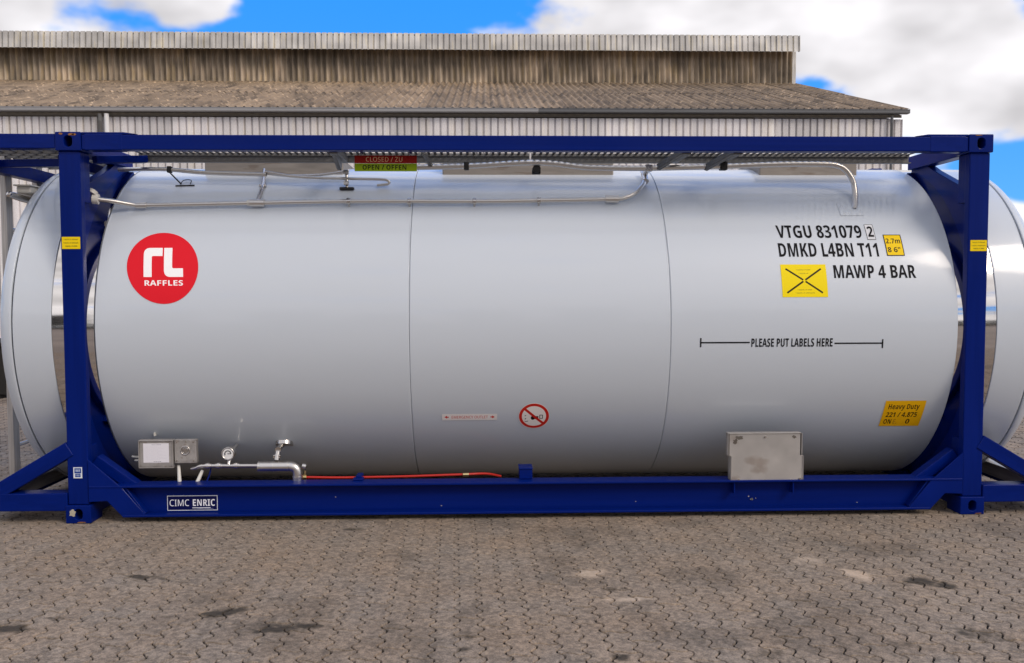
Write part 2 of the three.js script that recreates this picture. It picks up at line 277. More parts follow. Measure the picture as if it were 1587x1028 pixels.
  dp(-8.32, 0.05, M.white); dp(-8.46, 0.045, std({ color: lin(0.2, 0.2, 0.2), roughness: 0.8, map: dullMap })); dp(8.56, 0.03, gutD);
}
console.log('hall done');

// ---------------------------------------------------------------- tank container
const tank = new THREE.Group(); tank.name = 'tank_container'; scene.add(tank);
tank.userData = { label: 'long grey cylindrical tank container in a blue steel frame', category: 'tank container' };
const R = 1.184, YC = 1.25;
const T2 = Math.PI / 180;
const onCyl = (x, deg, r) => V(x, YC + r * Math.sin(deg * T2), r * Math.cos(deg * T2));
function lathe(profile, seg = 180) { // profile of [axial x, radius]
  const g = new THREE.LatheGeometry(profile.map(([a, r]) => new THREE.Vector2(r, a)), seg); g.rotateZ(-Math.PI / 2); g.translate(0, YC, 0); return g;
}
const shell = part('tank_shell', lathe([[-3.36, R - 0.02], [3.36, R - 0.02]], 96), M.seam, tank, 'smooth pale grey painted cladding of the tank');
const panel = (a, b, r = R) => lathe([[a, r - 0.012], [a, r - 0.004], [a + 0.0035, r - 0.0006], [a + 0.006, r], [a + 0.012, r], [(a + b) / 2, r], [b - 0.012, r], [b - 0.006, r], [b - 0.0035, r - 0.0006], [b, r - 0.004], [b, r - 0.012]], 220);
for (const [a, b] of [[-2.828, -0.8006], [-0.7994, 0.9194], [0.9206, 2.842], [-3.352, -3.103], [3.103, 3.352]]) part('cladding_panel', panel(a, b), M.shell, shell);
for (const s of [-1, 1]) {
  part('polished_band', lathe([[s * 2.833, R - 0.002], [s * 3.1, R - 0.002]], 220), M.polished, shell, 'mirror polished stainless band round the tank');
  const kn = []; const kr = 0.1; kn.push([s * 3.362, R - 0.014], [s * 3.362, R - 0.003]); for (let i = 0; i <= 12; i++) { const a = i / 12 * 66 * T2; kn.push([s * (3.366 + kr * Math.sin(a)), R - kr * (1 - Math.cos(a))]); }
  const r0 = kn[kn.length - 1][1], x0 = Math.abs(kn[kn.length - 1][0]); for (let i = 1; i <= 14; i++) { const t = i / 14; kn.push([s * (x0 + 0.2 * (1 - (1 - t) * (1 - t)) ), r0 * (1 - t) + 0.001 * t]); }
  part('end_cap', lathe(kn, 160), M.shell, shell);
}
// ---- frame
const frame = new THREE.Group(); frame.name = 'frame'; tank.add(frame); frame.userData.label = 'dark blue painted steel frame';
function casting(cx, yb, zc) {
  const w = 0.162, h = 0.118, d = 0.178, s = new THREE.Shape(); const r = 0.008;
  s.moveTo(-w / 2 + r, 0); s.lineTo(w / 2 - r, 0); s.quadraticCurveTo(w / 2, 0, w / 2, r); s.lineTo(w / 2, h - r); s.quadraticCurveTo(w / 2, h, w / 2 - r, h); s.lineTo(-w / 2 + r, h); s.quadraticCurveTo(-w / 2, h, -w / 2, h - r); s.lineTo(-w / 2, r); s.quadraticCurveTo(-w / 2, 0, -w / 2 + r, 0);
  const o = new THREE.Path(), a = 0.026, q = 0.036; o.absellipse(0, h / 2 + 0.012, a, a * 0.9, 0, Math.PI, false); o.absellipse(0, h / 2 - 0.012, a, a * 0.9, Math.PI, 2 * Math.PI, false); s.holes.push(o);
  const g = new THREE.ExtrudeGeometry(s, { depth: d - 0.012, bevelEnabled: true, bevelSize: 0.004, bevelThickness: 0.004, bevelOffset: -0.004, bevelSegments: 2, curveSegments: 8 }); g.translate(0, 0, -d / 2 + 0.008);
  const back = box(-w / 2 + 0.005, w / 2 - 0.005, 0.005, h - 0.005, -d / 2 - 0.004, -d / 2 + 0.003);
  const out = [g, back].map(k => { if (zc < 0) k.rotateY(Math.PI); k.translate(cx, yb, zc); return k; }); return out;
}
const H = 2.519;
for (const sz of [1, -1]) {
  const zz = (a, b) => sz > 0 ? [a, b] : [-b, -a];
  for (const sx of [1, -1]) {
    const xx = (a, b) => sx > 0 ? [a, b] : [-b, -a];
    part('corner_casting', casting(sx * 2.948, 0, sz * 1.13), M.blue, frame);
    part('corner_casting', casting(sx * 2.948, H - 0.118, sz * 1.13), M.blue, frame);
    part('corner_post', [rbox(...xx(2.884, 3.019), 0.119, H - 0.119, ...zz(1.14, 1.202), 0.008), rbox(...xx(2.886, 3.017), 2.08, H - 0.119, ...zz(1.055, 1.15), 0.006), rbox(...xx(2.886, 3.017), 0.119, 0.5, ...zz(1.055, 1.15), 0.006)], M.blue, frame);
    // upper and lower saddle gussets between post and tank
    const r = R - 0.022, up = [], lo = [];
    const a0 = Math.acos(1.145 / r), a1 = Math.acos(0.3 / r);
    for (let i = 0; i <= 14; i++) { const a = a0 + (a1 - a0) * i / 14; up.push([sz * r * Math.cos(a), YC + r * Math.sin(a)]); lo.push([sz * r * Math.cos(a), YC - r * Math.sin(a)]); }
    up.push([sz * 0.3, 2.44], [sz * 0.55, 2.4], [sz * 0.64, 2.355], [sz * 0.75, 2.31], [sz * 1.06, 2.185], [sz * 1.145, 2.16]);
    lo.push([sz * 0.3, 0.115], [sz * 1.145, 0.13]);
    part('saddle_gusset', prismZY(up, ...xx(2.93, 2.99)), M.blue, frame);
    part('saddle_gusset', prismZY(lo, ...xx(2.93, 2.99)), M.blue, frame);
    part('top_cross_rail', rbox(...xx(2.89, 2.985), 2.398, 2.496, ...zz(0.32, 1.052)), M.blue, frame);
    part('bottom_cross_rail', rbox(...xx(2.89, 2.985), 0.03, 0.112, ...zz(0.0, 1.05)), M.blue, frame);
    // gusset plate from post to bottom rail
    const pl = [[2.884, 0.416], [2.884, 0.137], [2.766, 0.142], [2.668, 0.036], [2.51, 0.036], [2.665, 0.224]].map(([x, y]) => [sx * x, y]);
    part('gusset_plate', prismXY(pl, ...zz(1.196, 1.21), 0.003), M.blue, frame);
    part('diagonal_brace', barBetween(V(sx * 2.87, 0.40, sz * 1.1), V(sx * 2.6, 0.2, sz * 1.1), 0.07, 0.08), M.blue, frame);
    part('rail_stiffener', barBetween(V(sx * 2.655, 0.225, sz * 1.165), V(sx * 2.53, 0.052, sz * 1.165), 0.012, 0.06), M.blue, frame);
    // extension beyond the posts
    part('outer_bottom_rail', rbox(...xx(3.022, 3.58), 0.08, 0.196, ...zz(1.09, 1.21)), M.blue, frame);
    part('outer_diagonal', barBetween(V(sx * 3.0, 0.487, sz * 1.15), V(sx * 3.56, 0.155, sz * 1.15), 0.098, 0.118), M.blue, frame);
    part('rail_sleeve', rbox(...xx(2.61, 2.85), 2.404, 2.506, ...zz(1.122, 1.2145), 0.006), M.blue, frame);
    part('top_plate', prismXY([[sx * 2.868, 2.5075], [sx * 2.868, 2.519], [sx * 2.6, 2.519], [sx * 2.52, 2.5075]].sort((a, b) => 0), ...zz(1.07, 1.206), 0.002), M.blue, frame);
  }
  part('top_side_rail', rbox(-2.866, 2.866, 2.407, 2.503, ...zz(1.125, 1.212)), M.blue, frame);
  part('bottom_side_rail', [box(-2.67, 2.67, 0.05, 0.228, ...zz(1.128, 1.138)), rbox(-2.882, 2.882, 0.228, 0.243, ...zz(1.07, 1.213), 0.005), rbox(-2.67, 2.67, 0.034, 0.05, ...zz(1.07, 1.213), 0.005)], M.blue, frame);
}
for (const sx of [1, -1]) {
  const xx = (a, b) => sx > 0 ? [a, b] : [-b, -a];
  part('end_cross_member', rbox(...xx(3.46, 3.58), 0.09, 0.19, -1.085, 1.085), M.blue, frame);
  part('wear_strip', [rbox(...xx(3.44, 3.46), 0.12, 0.235, -1.08, 1.08, 0.004), rbox(...xx(3.38, 3.455), 0.228, 0.236, -1.08, 1.08, 0.003)], M.dullSteel, frame);
}
// upper platform frame beyond the left post
part('outer_top_rail', rbox(-3.58, -3.031, 2.415, 2.508, 1.125, 1.21), M.blue, frame);
part('outer_top_rail', rbox(-3.58, -3.031, 2.415, 2.508, -1.21, -1.125), M.blue, frame);
part('outer_top_cross_member', rbox(-3.58, -3.5, 2.29, 2.375, -1.1, 1.12), M.blue, frame);
part('platform_support', [barBetween(V(-3.5, 2.345, 1.0), V(-3.04, 2.345, 1.05), 0.05, 0.05), rbox(-3.1, -3.04, 2.33, 2.4, 0.2, 1.04)], M.blue, frame);
part('corner_brace', [barBetween(V(-2.87, 2.37, 1.02), V(-2.66, 2.42, 0.68), 0.05, 0.05)], M.blue, frame);
for (const x of [-1.155, 0.0 - 0.036]) part('rail_bracket', x < -1 ? [rbox(-1.19, -1.12, 0.243, 0.255, 1.05, 1.12), rbox(-1.175, -1.135, 0.235, 0.268, 0.98, 1.08)] : [rbox(-0.08, 0.008, 0.243, 0.31, 0.99, 1.12), rbox(-0.083, 0.011, 0.31, 0.318, 0.98, 1.124, 0.003)], M.blue, frame);
// rust and chipped paint on castings
function blob(name, cx, cy, z, w, h, n, mat, sd) {
  seed = sd; const p = []; for (let i = 0; i < n; i++) { const a = i / n * 2 * Math.PI, q = rr(0.6, 1.05); p.push([cx + w * q * Math.cos(a), cy + h * q * Math.sin(a)]); }
  const g = new THREE.ShapeGeometry(new THREE.Shape(p.map(k => new THREE.Vector2(...k)))); g.translate(0, 0, z); return part(name, g, mat, frame);
}
blob('chipped_paint', -2.985, 0.068, 1.2206, 0.026, 0.028, 15, M.filler, 5).userData.label = 'cream patch of chipped paint by the casting hole';
for (const [x, y, w, h, k] of [[1.462, 0.118, 0.006, 0.004, 31], [1.475, 0.098, 0.004, 0.005, 32], [1.51, 0.105, 0.003, 0.003, 33], [-0.6, 0.075, 0.006, 0.003, 34], [0.7, 0.09, 0.004, 0.003, 35], [-1.3, 0.14, 0.005, 0.003, 36], [2.2, 0.07, 0.006, 0.003, 37]]) blob('chipped_paint', x, y, 1.1402, w, h, 9, M.filler, k);
blob('rust_patch', 2.93, 2.512, 1.2206, 0.03, 0.004, 11, M.rust, 44); blob('rust_patch', 2.99, 0.008, 1.2206, 0.03, 0.005, 11, M.rust, 45); blob('rust_patch', -2.93, 0.008, 1.2206, 0.04, 0.005, 11, M.rust, 46);
blob('rust_patch', -2.99, 2.507, 1.2206, 0.016, 0.007, 9, M.rust, 8); blob('rust_patch', -2.925, 2.503, 1.2206, 0.026, 0.009, 11, M.rust, 21); blob('rust_patch', -2.908, 2.502, 1.2206, 0.022, 0.007, 9, M.rust, 9);
seed = 777;

// ---- walkway under the top rail
{
  const w = new THREE.Group(); w.name = 'walkway'; tank.add(w);
  const xs = [-2.72, -1.35, 0.02, 1.39, 2.74];
  for (let k = 0; k < 4; k++) {
    const a = xs[k] + 0.006, b = xs[k + 1] - 0.006, g = [];
    for (let i = 0; i <= 2; i++) { const z = 0.67 + i * 0.22; g.push(box(a, b, 2.447, 2.468, z - 0.004, z + 0.004)); }
    for (let x = a + 0.02; x < b; x += 0.045) g.push(box(x - 0.009, x + 0.009, 2.46, 2.466, 0.67, 1.11));
    part('grating_panel', g, M.galv, w);
    part('edge_angle', [box(a, b, 2.4, 2.448, 0.654, 0.66), box(a, b, 2.4, 2.406, 0.66, 0.7)], M.galv, w);
  }
  for (const x of [-1.29, 1.03, 1.37]) part('bracket', [barBetween(V(x, 2.43, 1.12), V(x - (x > 0 ? 0.12 : 0.02), 2.36, 0.74), 0.045, 0.03), rbox(x - 0.03, x + 0.03, 2.398, 2.445, 0.66, 1.12)], M.galv, w);
  part('bracket', [barBetween(V(-0.715, 2.43, 0.95), V(-0.67, 2.36, 0.72), 0.02, 0.03)], M.galv, w);
  part('platform_grating', [...Array(9)].map((_, i) => box(-3.56, -3.04, 2.41, 2.44, 0.2 + i * 0.1, 0.206 + i * 0.1)).concat([...Array(7)].map((_, i) => box(-3.56 + i * 0.085, -3.545 + i * 0.085, 2.42, 2.436, 0.2, 1.1))), M.galv, w);
}
// ---- stainless spill boxes on top
for (const [a, b] of [[-2.33, -1.33], [-0.612, 0.642], [1.72, 2.45]]) {
  const g = part('spill_box', [rbox(a, b, 2.3, 2.462, -0.45, 0.45, 0.012)], M.boxSteel, tank);
  part('rim', [rbox(a - 0.012, b + 0.012, 2.448, 2.464, 0.44, 0.466, 0.004), rbox(a - 0.012, b + 0.012, 2.448, 2.464, -0.466, -0.44, 0.004)], M.dullSteel, g);
}
// ---- pipes
{
  const rP = R + 0.036;
  const lp = [[-2.649, 43.09], [-2.594, 43.2], [-1.842, 44.3], [-1.233, 45.1], [-0.375, 45.15], [0.068, 45.6], [0.581, 46.3], [0.673, 47.2], [0.746, 49.5], [0.791, 52.6], [0.826, 56.0], [0.84, 60], [0.846, 66]].map(([x, t]) => onCyl(x, t, rP));
  const pipe = part('lower_pipe', [tube([V(-2.9, 2.118, 1.0), V(-2.79, 2.106, 0.955), ...lp], 0.0155, 150)], M.pipe, tank, 'slender polished steel pipe along the tank shoulder');
  const sleeve = (x, t, l, r, name, mat = M.pipe) => { const a = onCyl(x - l / 2, t, rP), b = onCyl(x + l / 2, t, rP); return part(name, cylBetween(a, b, r, 18), mat, pipe); };
  sleeve(-2.62, 43.1, 0.07, 0.021, 'coupling'); sleeve(-1.85, 44.3, 0.1, 0.026, 'coupling'); sleeve(-1.9, 44.25, 0.03, 0.021, 'coupling', M.nylon); sleeve(0.575, 46.3, 0.09, 0.026, 'coupling');
  for (const [x, t] of [[-1.233, 45.1], [-0.82, 45.1], [-0.375, 45.15], [0.068, 45.6]]) { const c = part('clip', [cylBetween(onCyl(x - 0.012, t, rP), onCyl(x + 0.012, t, rP), 0.022, 16), cylBetween(onCyl(x, t - 0.6, R - 0.002), onCyl(x, t - 0.3, rP + 0.005), 0.007, 8), cylBetween(onCyl(x, t + 1.3, R - 0.002), onCyl(x, t + 0.8, rP + 0.01), 0.006, 8)], M.steel, pipe); }
  part('flange_nut', [cylBetween(V(-2.9, 2.118, 0.99), V(-2.862, 2.114, 0.985), 0.034, 8), cylBetween(V(-2.9, 2.15, 1.0), V(-2.89, 2.17, 0.99), 0.03, 10)], M.nylon, pipe);
  part('pipe_bracket', [cylBetween(onCyl(-1.855, 46.2, R + 0.02), onCyl(-1.86, 57, R + 0.012), 0.016, 4), cylBetween(onCyl(-1.86, 57, R + 0.01), onCyl(-1.885, 65.5, R + 0.05), 0.012, 6), rboxAt(onCyl(-1.86, 56, R + 0.01), 0.05, 0.02, 0.02)], M.steel, pipe);
  // bundle of hydraulic lines at the upper left
  const cp = part('control_line', tube([V(-2.86, 2.352, 0.66), V(-2.65, 2.353, 0.68), V(-2.5, 2.35, 0.68), V(-2.245, 2.328, 0.68), V(-1.887, 2.317, 0.68), V(-1.83, 2.318, 0.68)], 0.0145, 70), M.pipe, tank, 'thin bright control line under the walkway');
  part('clamp', [rboxAt(V(-2.5, 2.35, 0.68), 0.03, 0.045, 0.04), cylBetween(V(-2.5, 2.33, 0.68), onCyl(-2.43, 57, R + 0.01), 0.005, 8), cylBetween(onCyl(-2.47, 56.5, R + 0.004), onCyl(-2.34, 56.8, R + 0.004), 0.005, 6), tube([onCyl(-2.44, 57, R + 0.01), onCyl(-2.43, 60, R + 0.012), onCyl(-2.38, 60, R + 0.012), onCyl(-2.37, 57, R + 0.01)], 0.003, 16, 6)], M.rubber, cp);
  part('control_line', [tube([V(-1.84, 2.335, 0.68), V(-1.75, 2.32, 0.68), V(-1.664, 2.306, 0.68), V(-1.5, 2.295, 0.68), V(-1.259, 2.289, 0.68), V(-1.034, 2.284, 0.68), V(-0.985, 2.276, 0.68), V(-0.974, 2.262, 0.68), V(-0.99, 2.25, 0.68), V(-1.06, 2.243, 0.68)], 0.01, 110)], M.pipe, tank);
  part('control_line', [tube([V(-1.85, 2.328, 0.66), V(-1.7, 2.312, 0.65), V(-1.53, 2.314, 0.65), V(-1.42, 2.322, 0.65), V(-1.3, 2.34, 0.65)], 0.009, 60)], M.pipe, tank);
  part('line_clamp', [cylBetween(V(-1.275, 2.34, 0.66), onCyl(-1.268, 53.9, R), 0.011, 10), rboxAt(V(-1.27, 2.255, 0.71), 0.035, 0.03, 0.03), rboxAt(V(-1.277, 2.335, 0.67), 0.04, 0.03, 0.03)], M.steel, tank);
  part('clamp_foot', [rboxAt(onCyl(-1.268, 54.2, R + 0.008), 0.1, 0.02, 0.04)], M.black, tank);
  // larger air line with the bend on the right
  const air = part('air_line', tube([V(2.262, 2.06, 0.855), V(2.285, 2.12, 0.82), V(2.296, 2.225, 0.775), V(2.28, 2.29, 0.76), V(2.238, 2.347, 0.75), V(2.19, 2.373, 0.75), V(2.12, 2.384, 0.75), V(1.95, 2.386, 0.75), V(1.733, 2.383, 0.75), V(1.367, 2.369, 0.75), V(0.821, 2.355, 0.75), V(0.5, 2.357, 0.75), V(0.368, 2.363, 0.75), V(0.2, 2.384, 0.75), V(0.052, 2.393, 0.75), V(-0.1, 2.388, 0.75), V(-0.3, 2.375, 0.75), V(-0.443, 2.368, 0.75), V(-0.712, 2.36, 0.75), V(-0.8, 2.36, 0.75)], 0.0195, 220, 14), M.pipe, tank, 'curved stainless air line below the walkway');
  part('collar', [rboxAt(V(-0.43, 2.368, 0.75), 0.035, 0.055, 0.05)], M.black, air); part('collar', [rboxAt(V(1.372, 2.369, 0.75), 0.05, 0.055, 0.055)], M.black, air);
  part('valve_knob', [cylBetween(V(0.06, 2.355, 0.66), V(0.06, 2.352, 0.75), 0.028, 18), rboxAt(V(0.06, 2.335, 0.69), 0.06, 0.03, 0.05)], M.rubber, air);
  part('drop_fitting', [cylBetween(onCyl(0.846, 62, rP), V(0.846, 2.36, 0.72), 0.02, 12), cylBetween(onCyl(0.84, 57, rP), onCyl(0.845, 62, rP + 0.01), 0.024, 8), rboxAt(V(0.846, 2.357, 0.745), 0.05, 0.05, 0.05)], M.steel, air);
  // base pad of the air line
  const pad = patch(2.15, 2.31, 40, 45.8, 8, 6, R + 0.003, true); part('base_pad', pad, M.shell, air);
}
function rboxAt(p, w, h, d) { return rbox(p.x - w / 2, p.x + w / 2, p.y - h / 2, p.y + h / 2, p.z - d / 2, p.z + d / 2, 0.006); }
function patch(x0, x1, t0, t1, nx, nt, r) { // curved sheet on the tank, uv 0..1
  const g = new THREE.PlaneGeometry(1, 1, nx, nt), p = g.attributes.position, n = g.attributes.normal;
  for (let i = 0; i < p.count; i++) { const x = x0 + (p.getX(i) + 0.5) * (x1 - x0), t = (t0 + (p.getY(i) + 0.5) * (t1 - t0)) * T2; p.setXYZ(i, x, YC + r * Math.sin(t), r * Math.cos(t)); n.setXYZ(i, 0, Math.sin(t), Math.cos(t)); }
  return g;
}
// ---- lettering and stickers on the shell
const font = await new FontLoader().loadAsync('fonts/droid/droid_sans_bold.typeface.json');
function lettering(name, text, x0, x1, t0, t1, label, r = R + 0.002, parent = shell, mat = M.ink) {
  const g = new THREE.ShapeGeometry(font.generateShapes(text, 1), 4); g.computeBoundingBox(); const b = g.boundingBox, p = g.attributes.position, n = g.attributes.normal;
  for (let i = 0; i < p.count; i++) { const u = (p.getX(i) - b.min.x) / (b.max.x - b.min.x), v = (p.getY(i) - b.min.y) / (b.max.y - b.min.y), t = (t0 + v * (t1 - t0)) * T2; p.setXYZ(i, x0 + u * (x1 - x0), YC + r * Math.sin(t), r * Math.cos(t)); n.setXYZ(i, 0, Math.sin(t), Math.cos(t)); }
  return part(name, g, mat, parent, label);
}
lettering('container_number', 'VTGU 831079', 1.675, 2.258, 30.6, 35.75, 'black letters reading VTGU 831079');
lettering('check_digit', '2', 2.3, 2.338, 31.0, 35.2, 'black check digit 2', R + 0.0035);
lettering('type_code', 'DMKD L4BN T11', 1.668, 2.345, 23.65, 28.6, 'black letters reading DMKD L4BN T11');
lettering('pressure_marking', 'MAWP 4 BAR', 2.021, 2.575, 16.25, 20.65, 'black letters reading MAWP 4 BAR');
lettering('label_area_text', 'PLEASE PUT LABELS HERE', 1.456, 2.0, -5.95, -3.2, 'black letters reading PLEASE PUT LABELS HERE');
part('label_area_line', [patch(1.118, 1.445, -4.72, -4.28, 4, 1, R + 0.002), patch(1.114, 1.123, -5.95, -3.0, 1, 3, R + 0.0022), patch(2.012, 2.335, -5.1, -4.66, 4, 1, R + 0.002), patch(2.331, 2.34, -6.5, -3.6, 1, 3, R + 0.0022)], M.ink, shell);
const film = (tex, o = {}) => phys({ map: tex, roughness: 0.5, specularIntensity: 0.3, ...o });
part('check_digit_box', patch(2.288, 2.347, 29.9, 36.1, 2, 6, R + 0.0018), film(canvasTex(64, 128, (g, w, h) => { g.fillStyle = '#111'; g.fillRect(0, 0, w, h); g.fillStyle = '#d8dade'; g.fillRect(3, 3, w - 6, h - 6); })), shell);
const sans = 'sans-serif';
function scribble(g, x, y, w, h, col) { g.fillStyle = col; let s = 9; for (let u = 0; u < w;) { s = (s * 16807) % 2147483647; const k = 2 + s % 5; g.fillRect(x + u, y + (s % 3), k, h - (s % 4)); u += k + 2 + (s % 7 === 0 ? 6 : 0); } }
part('height_sticker', patch(2.399, 2.52, 23.9, 31.87, 3, 8, R + 0.002), film(canvasTex(256, 340, (g, w, h) => { g.fillStyle = '#16140c'; g.fillRect(0, 0, w, h); g.fillStyle = '#f6cf0a'; g.fillRect(12, 12, w - 24, h - 24); g.fillStyle = '#1a1810'; g.textAlign = 'center'; g.font = 'bold 112px ' + sans; g.fillText('2.7m', w / 2, 145, w - 40); g.fillText('8 6"', w / 2 - 8, 285, w - 60); })), shell, 'yellow sticker reading 2.7m 8 6 with black border');
part('crossed_sticker', patch(1.665, 1.97, 10, 20.9, 6, 8, R + 0.002), film(canvasTex(512, 360, (g, w, h) => { g.fillStyle = '#f7dd06'; g.fillRect(0, 0, w, h); g.strokeStyle = '#2c2a12'; g.lineWidth = 19; for (const [x, y] of [[55, 50], [455, 50], [55, 315], [455, 315]]) { const dx = 256 - x, dy = 182 - y; g.beginPath(); g.moveTo(x, y); g.lineTo(x + dx * 0.94, y + dy * 0.94); g.stroke(); } scribble(g, 175, 55, 160, 14, '#a89a20'); scribble(g, 200, 95, 110, 14, '#a89a20'); scribble(g, 175, 275, 160, 14, '#a89a20'); scribble(g, 150, 310, 220, 13, '#a89a20'); })), shell, 'yellow sticker crossed by two dark bars');
part('heavy_duty_sticker', patch(2.416, 2.695, -35.7, -25.0, 6, 8, R + 0.002), film(canvasTex(512, 400, (g, w, h) => { g.fillStyle = '#f2b70c'; g.fillRect(0, 0, w, h); g.fillStyle = '#241c0c'; g.font = 'bold 104px ' + sans; g.fillText('Heavy Duty', 45, 125, 400); g.fillText('221 / 4.875', 45, 248, 400); g.fillText('ON', 40, 358, 105); g.fillStyle = '#c08c1c'; g.fillText('E.', 158, 358, 60); g.fillStyle = '#241c0c'; g.fillText('0', 320, 358, 70); })), shell, 'orange yellow sticker reading Heavy Duty');
part('emergency_sticker', patch(-0.598, -0.2255, -31.75, -29.13, 6, 2, R + 0.002), film(canvasTex(512, 74, (g, w, h) => { g.fillStyle = '#e9e4e2'; g.fillRect(0, 0, w, h); g.fillStyle = '#c4281e'; g.textAlign = 'center'; g.font = '44px ' + sans; g.fillText('EMERGENCY OUTLET', w / 2, 53, 340); for (const s of [-1, 1]) { g.beginPath(); const x = w / 2 + s * 235; g.moveTo(x, 37); g.lineTo(x - s * 26, 20); g.lineTo(x - s * 26, 31); g.lineTo(x - s * 42, 31); g.lineTo(x - s * 42, 43); g.lineTo(x - s * 26, 43); g.lineTo(x - s * 26, 54); g.fill(); } })), shell, 'white strip reading EMERGENCY OUTLET between red arrows');
function disc(cx, ct, hx, ht, r, lean = 0) { const g = new THREE.RingGeometry(0.001, 1, 64, 7), p = g.attributes.position, n = g.attributes.normal, uv = g.attributes.uv; for (let i = 0; i < p.count; i++) { const a = p.getX(i), b = p.getY(i); uv.setXY(i, a / 2 + 0.5, b / 2 + 0.5); const t = (ct + b * ht) * T2; p.setXYZ(i, cx + a * hx + lean * b, YC + r * Math.sin(t), r * Math.cos(t)); n.setXYZ(i, 0, Math.sin(t), Math.cos(t)); } return g; }
part('no_open_flame_sticker', disc(0.024, -30.3, 0.105, 5.25, R + 0.002), film(canvasTex(256, 256, (g, w) => { g.fillStyle = '#ece6e2'; g.fillRect(0, 0, w, w); g.fillStyle = '#14110f'; g.beginPath(); g.ellipse(120, 142, 18, 22, 0.3, 0, 7); g.fill(); g.fillRect(120, 126, 44, 30); g.strokeStyle = '#14110f'; g.lineWidth = 6; g.strokeRect(176, 116, 22, 34); g.beginPath(); g.moveTo(62, 118); g.lineTo(52, 124); g.moveTo(62, 146); g.lineTo(54, 158); g.moveTo(80, 176); g.quadraticCurveTo(62, 184, 52, 176); g.stroke(); g.strokeStyle = '#c5261c'; g.lineWidth = 24; g.beginPath(); g.arc(128, 128, 112, 0, 7); g.stroke(); g.lineWidth = 22; g.beginPath(); g.moveTo(48, 52); g.lineTo(208, 204); g.stroke(); })), shell, 'round white prohibition sticker with red ring and slash');
part('company_emblem', disc(-2.41, 20.6, 0.231, 12.2, R + 0.002, -0.026), film(canvasTex(1024, 1024, (g, w) => {
  g.fillStyle = '#e41e2d'; g.fillRect(0, 0, w, w); g.fillStyle = '#ffffff'; const k = w / 760, X = v => (v - 122) * k, Y = v => (v - 130) * k;
  g.beginPath(); g.moveTo(X(300), Y(620)); g.lineTo(X(300), Y(380)); g.quadraticCurveTo(X(300), Y(308), X(372), Y(308)); g.lineTo(X(500), Y(308)); g.lineTo(X(500), Y(398)); g.lineTo(X(402), Y(398)); g.quadraticCurveTo(X(386), Y(398), X(386), Y(414)); g.lineTo(X(386), Y(620)); g.fill();
  g.beginPath(); g.moveTo(X(516), Y(308)); g.lineTo(X(604), Y(308)); g.lineTo(X(604), Y(514)); g.quadraticCurveTo(X(604), Y(530), X(620), Y(530)); g.lineTo(X(719), Y(530)); g.lineTo(X(719), Y(620)); g.lineTo(X(588), Y(620)); g.quadraticCurveTo(X(516), Y(620), X(516), Y(548)); g.fill();
  g.font = 'bold ' + Math.round(74 * k) + 'px ' + sans; const m = g.measureText('RAFFLES').width; g.save(); g.translate(X(299), Y(707)); g.scale((420 * k) / m, 1); g.fillText('RAFFLES', 0, 0); g.restore();
})), shell, 'round red emblem with white letters RAFFLES');
// ---- signs on the frame
function plate(name, x0, x1, y0, y1, z, tex, parent, label, th = 0.002) { const m = part(name, box(x0, x1, y0, y1, z - th, z), film(tex), parent, label); return m; }
const yellowTag = canvasTex(256, 180, (g, w, h) => { g.fillStyle = '#f4d411'; g.fillRect(0, 0, w, h); scribble(g, 25, 28, 200, 22, '#9c8a1c'); scribble(g, 22, 80, 205, 22, '#9c8a1c'); scribble(g, 45, 128, 170, 24, '#8c7a18'); });
plate('warning_tag', -3.01, -2.895, 1.778, 1.855, 1.2045, yellowTag, frame, 'small yellow tag on the left post');
plate('warning_tag', 2.899, 3.009, 1.757, 1.829, 1.2045, yellowTag, frame, 'small yellow tag on the right post');
plate('approval_tag', -2.979, -2.923, 0.294, 0.366, 1.2045, canvasTex(128, 160, (g, w, h) => { g.fillStyle = '#dfe4ea'; g.fillRect(0, 0, w, h); g.fillStyle = '#1a3f8c'; g.fillRect(14, 14, w - 28, 74); g.fillRect(24, 94, w - 48, 50); scribble(g, 24, 30, 70, 36, '#c8d2e2'); scribble(g, 32, 104, 60, 26, '#aebbd2'); }), frame, 'small white and blue tag on the left post');
plate('maker_plate', -2.405, -2.074, 0.058, 0.16, 1.141, canvasTex(640, 196, (g, w, h) => {
  g.fillStyle = '#040c4a'; g.fillRect(0, 0, w, h); g.strokeStyle = '#dfe3ee'; g.lineWidth = 8; g.strokeRect(6, 6, w - 12, h - 12); g.fillStyle = '#f2f4fa'; g.font = '116px ' + sans; g.fillText('CIMC', 26, 136, 256); g.font = 'bold 118px ' + sans; g.fillText('ENRIC', 316, 136, 292); g.fillRect(318, 156, 230, 9); scribble(g, 380, 166, 200, 7, '#b9c2dc'); }), frame, 'maker plate reading CIMC ENRIC in white outline');
{
  const s = new THREE.Group(); s.name = 'valve_position_sign'; s.userData.label = 'red and green sign reading CLOSED ZU over OPEN OFFEN'; tank.add(s);
  plate('closed_strip', -1.155, -0.748, 2.339, 2.39, 1.1, canvasTex(512, 66, (g, w, h) => { g.fillStyle = '#8e1408'; g.fillRect(0, 0, w, h); g.fillStyle = '#d9b184'; g.font = '54px ' + sans; g.fillText('CLOSED / ZU', 90, 52, 330); }), s);
  plate('open_strip', -1.155, -0.748, 2.287, 2.338, 1.1, canvasTex(512, 66, (g, w, h) => { g.fillStyle = '#7f9606'; g.fillRect(0, 0, w, h); g.fillStyle = '#1d2204'; g.font = 'bold 54px ' + sans; g.fillText('OPEN / OFFEN', 62, 52, 410); }), s);
  part('hanger', [rbox(-1.12, -1.1, 2.38, 2.45, 1.08, 1.096, 0.003), rbox(-0.8, -0.78, 2.38, 2.45, 1.08, 1.096, 0.003)], M.steel, s);
}
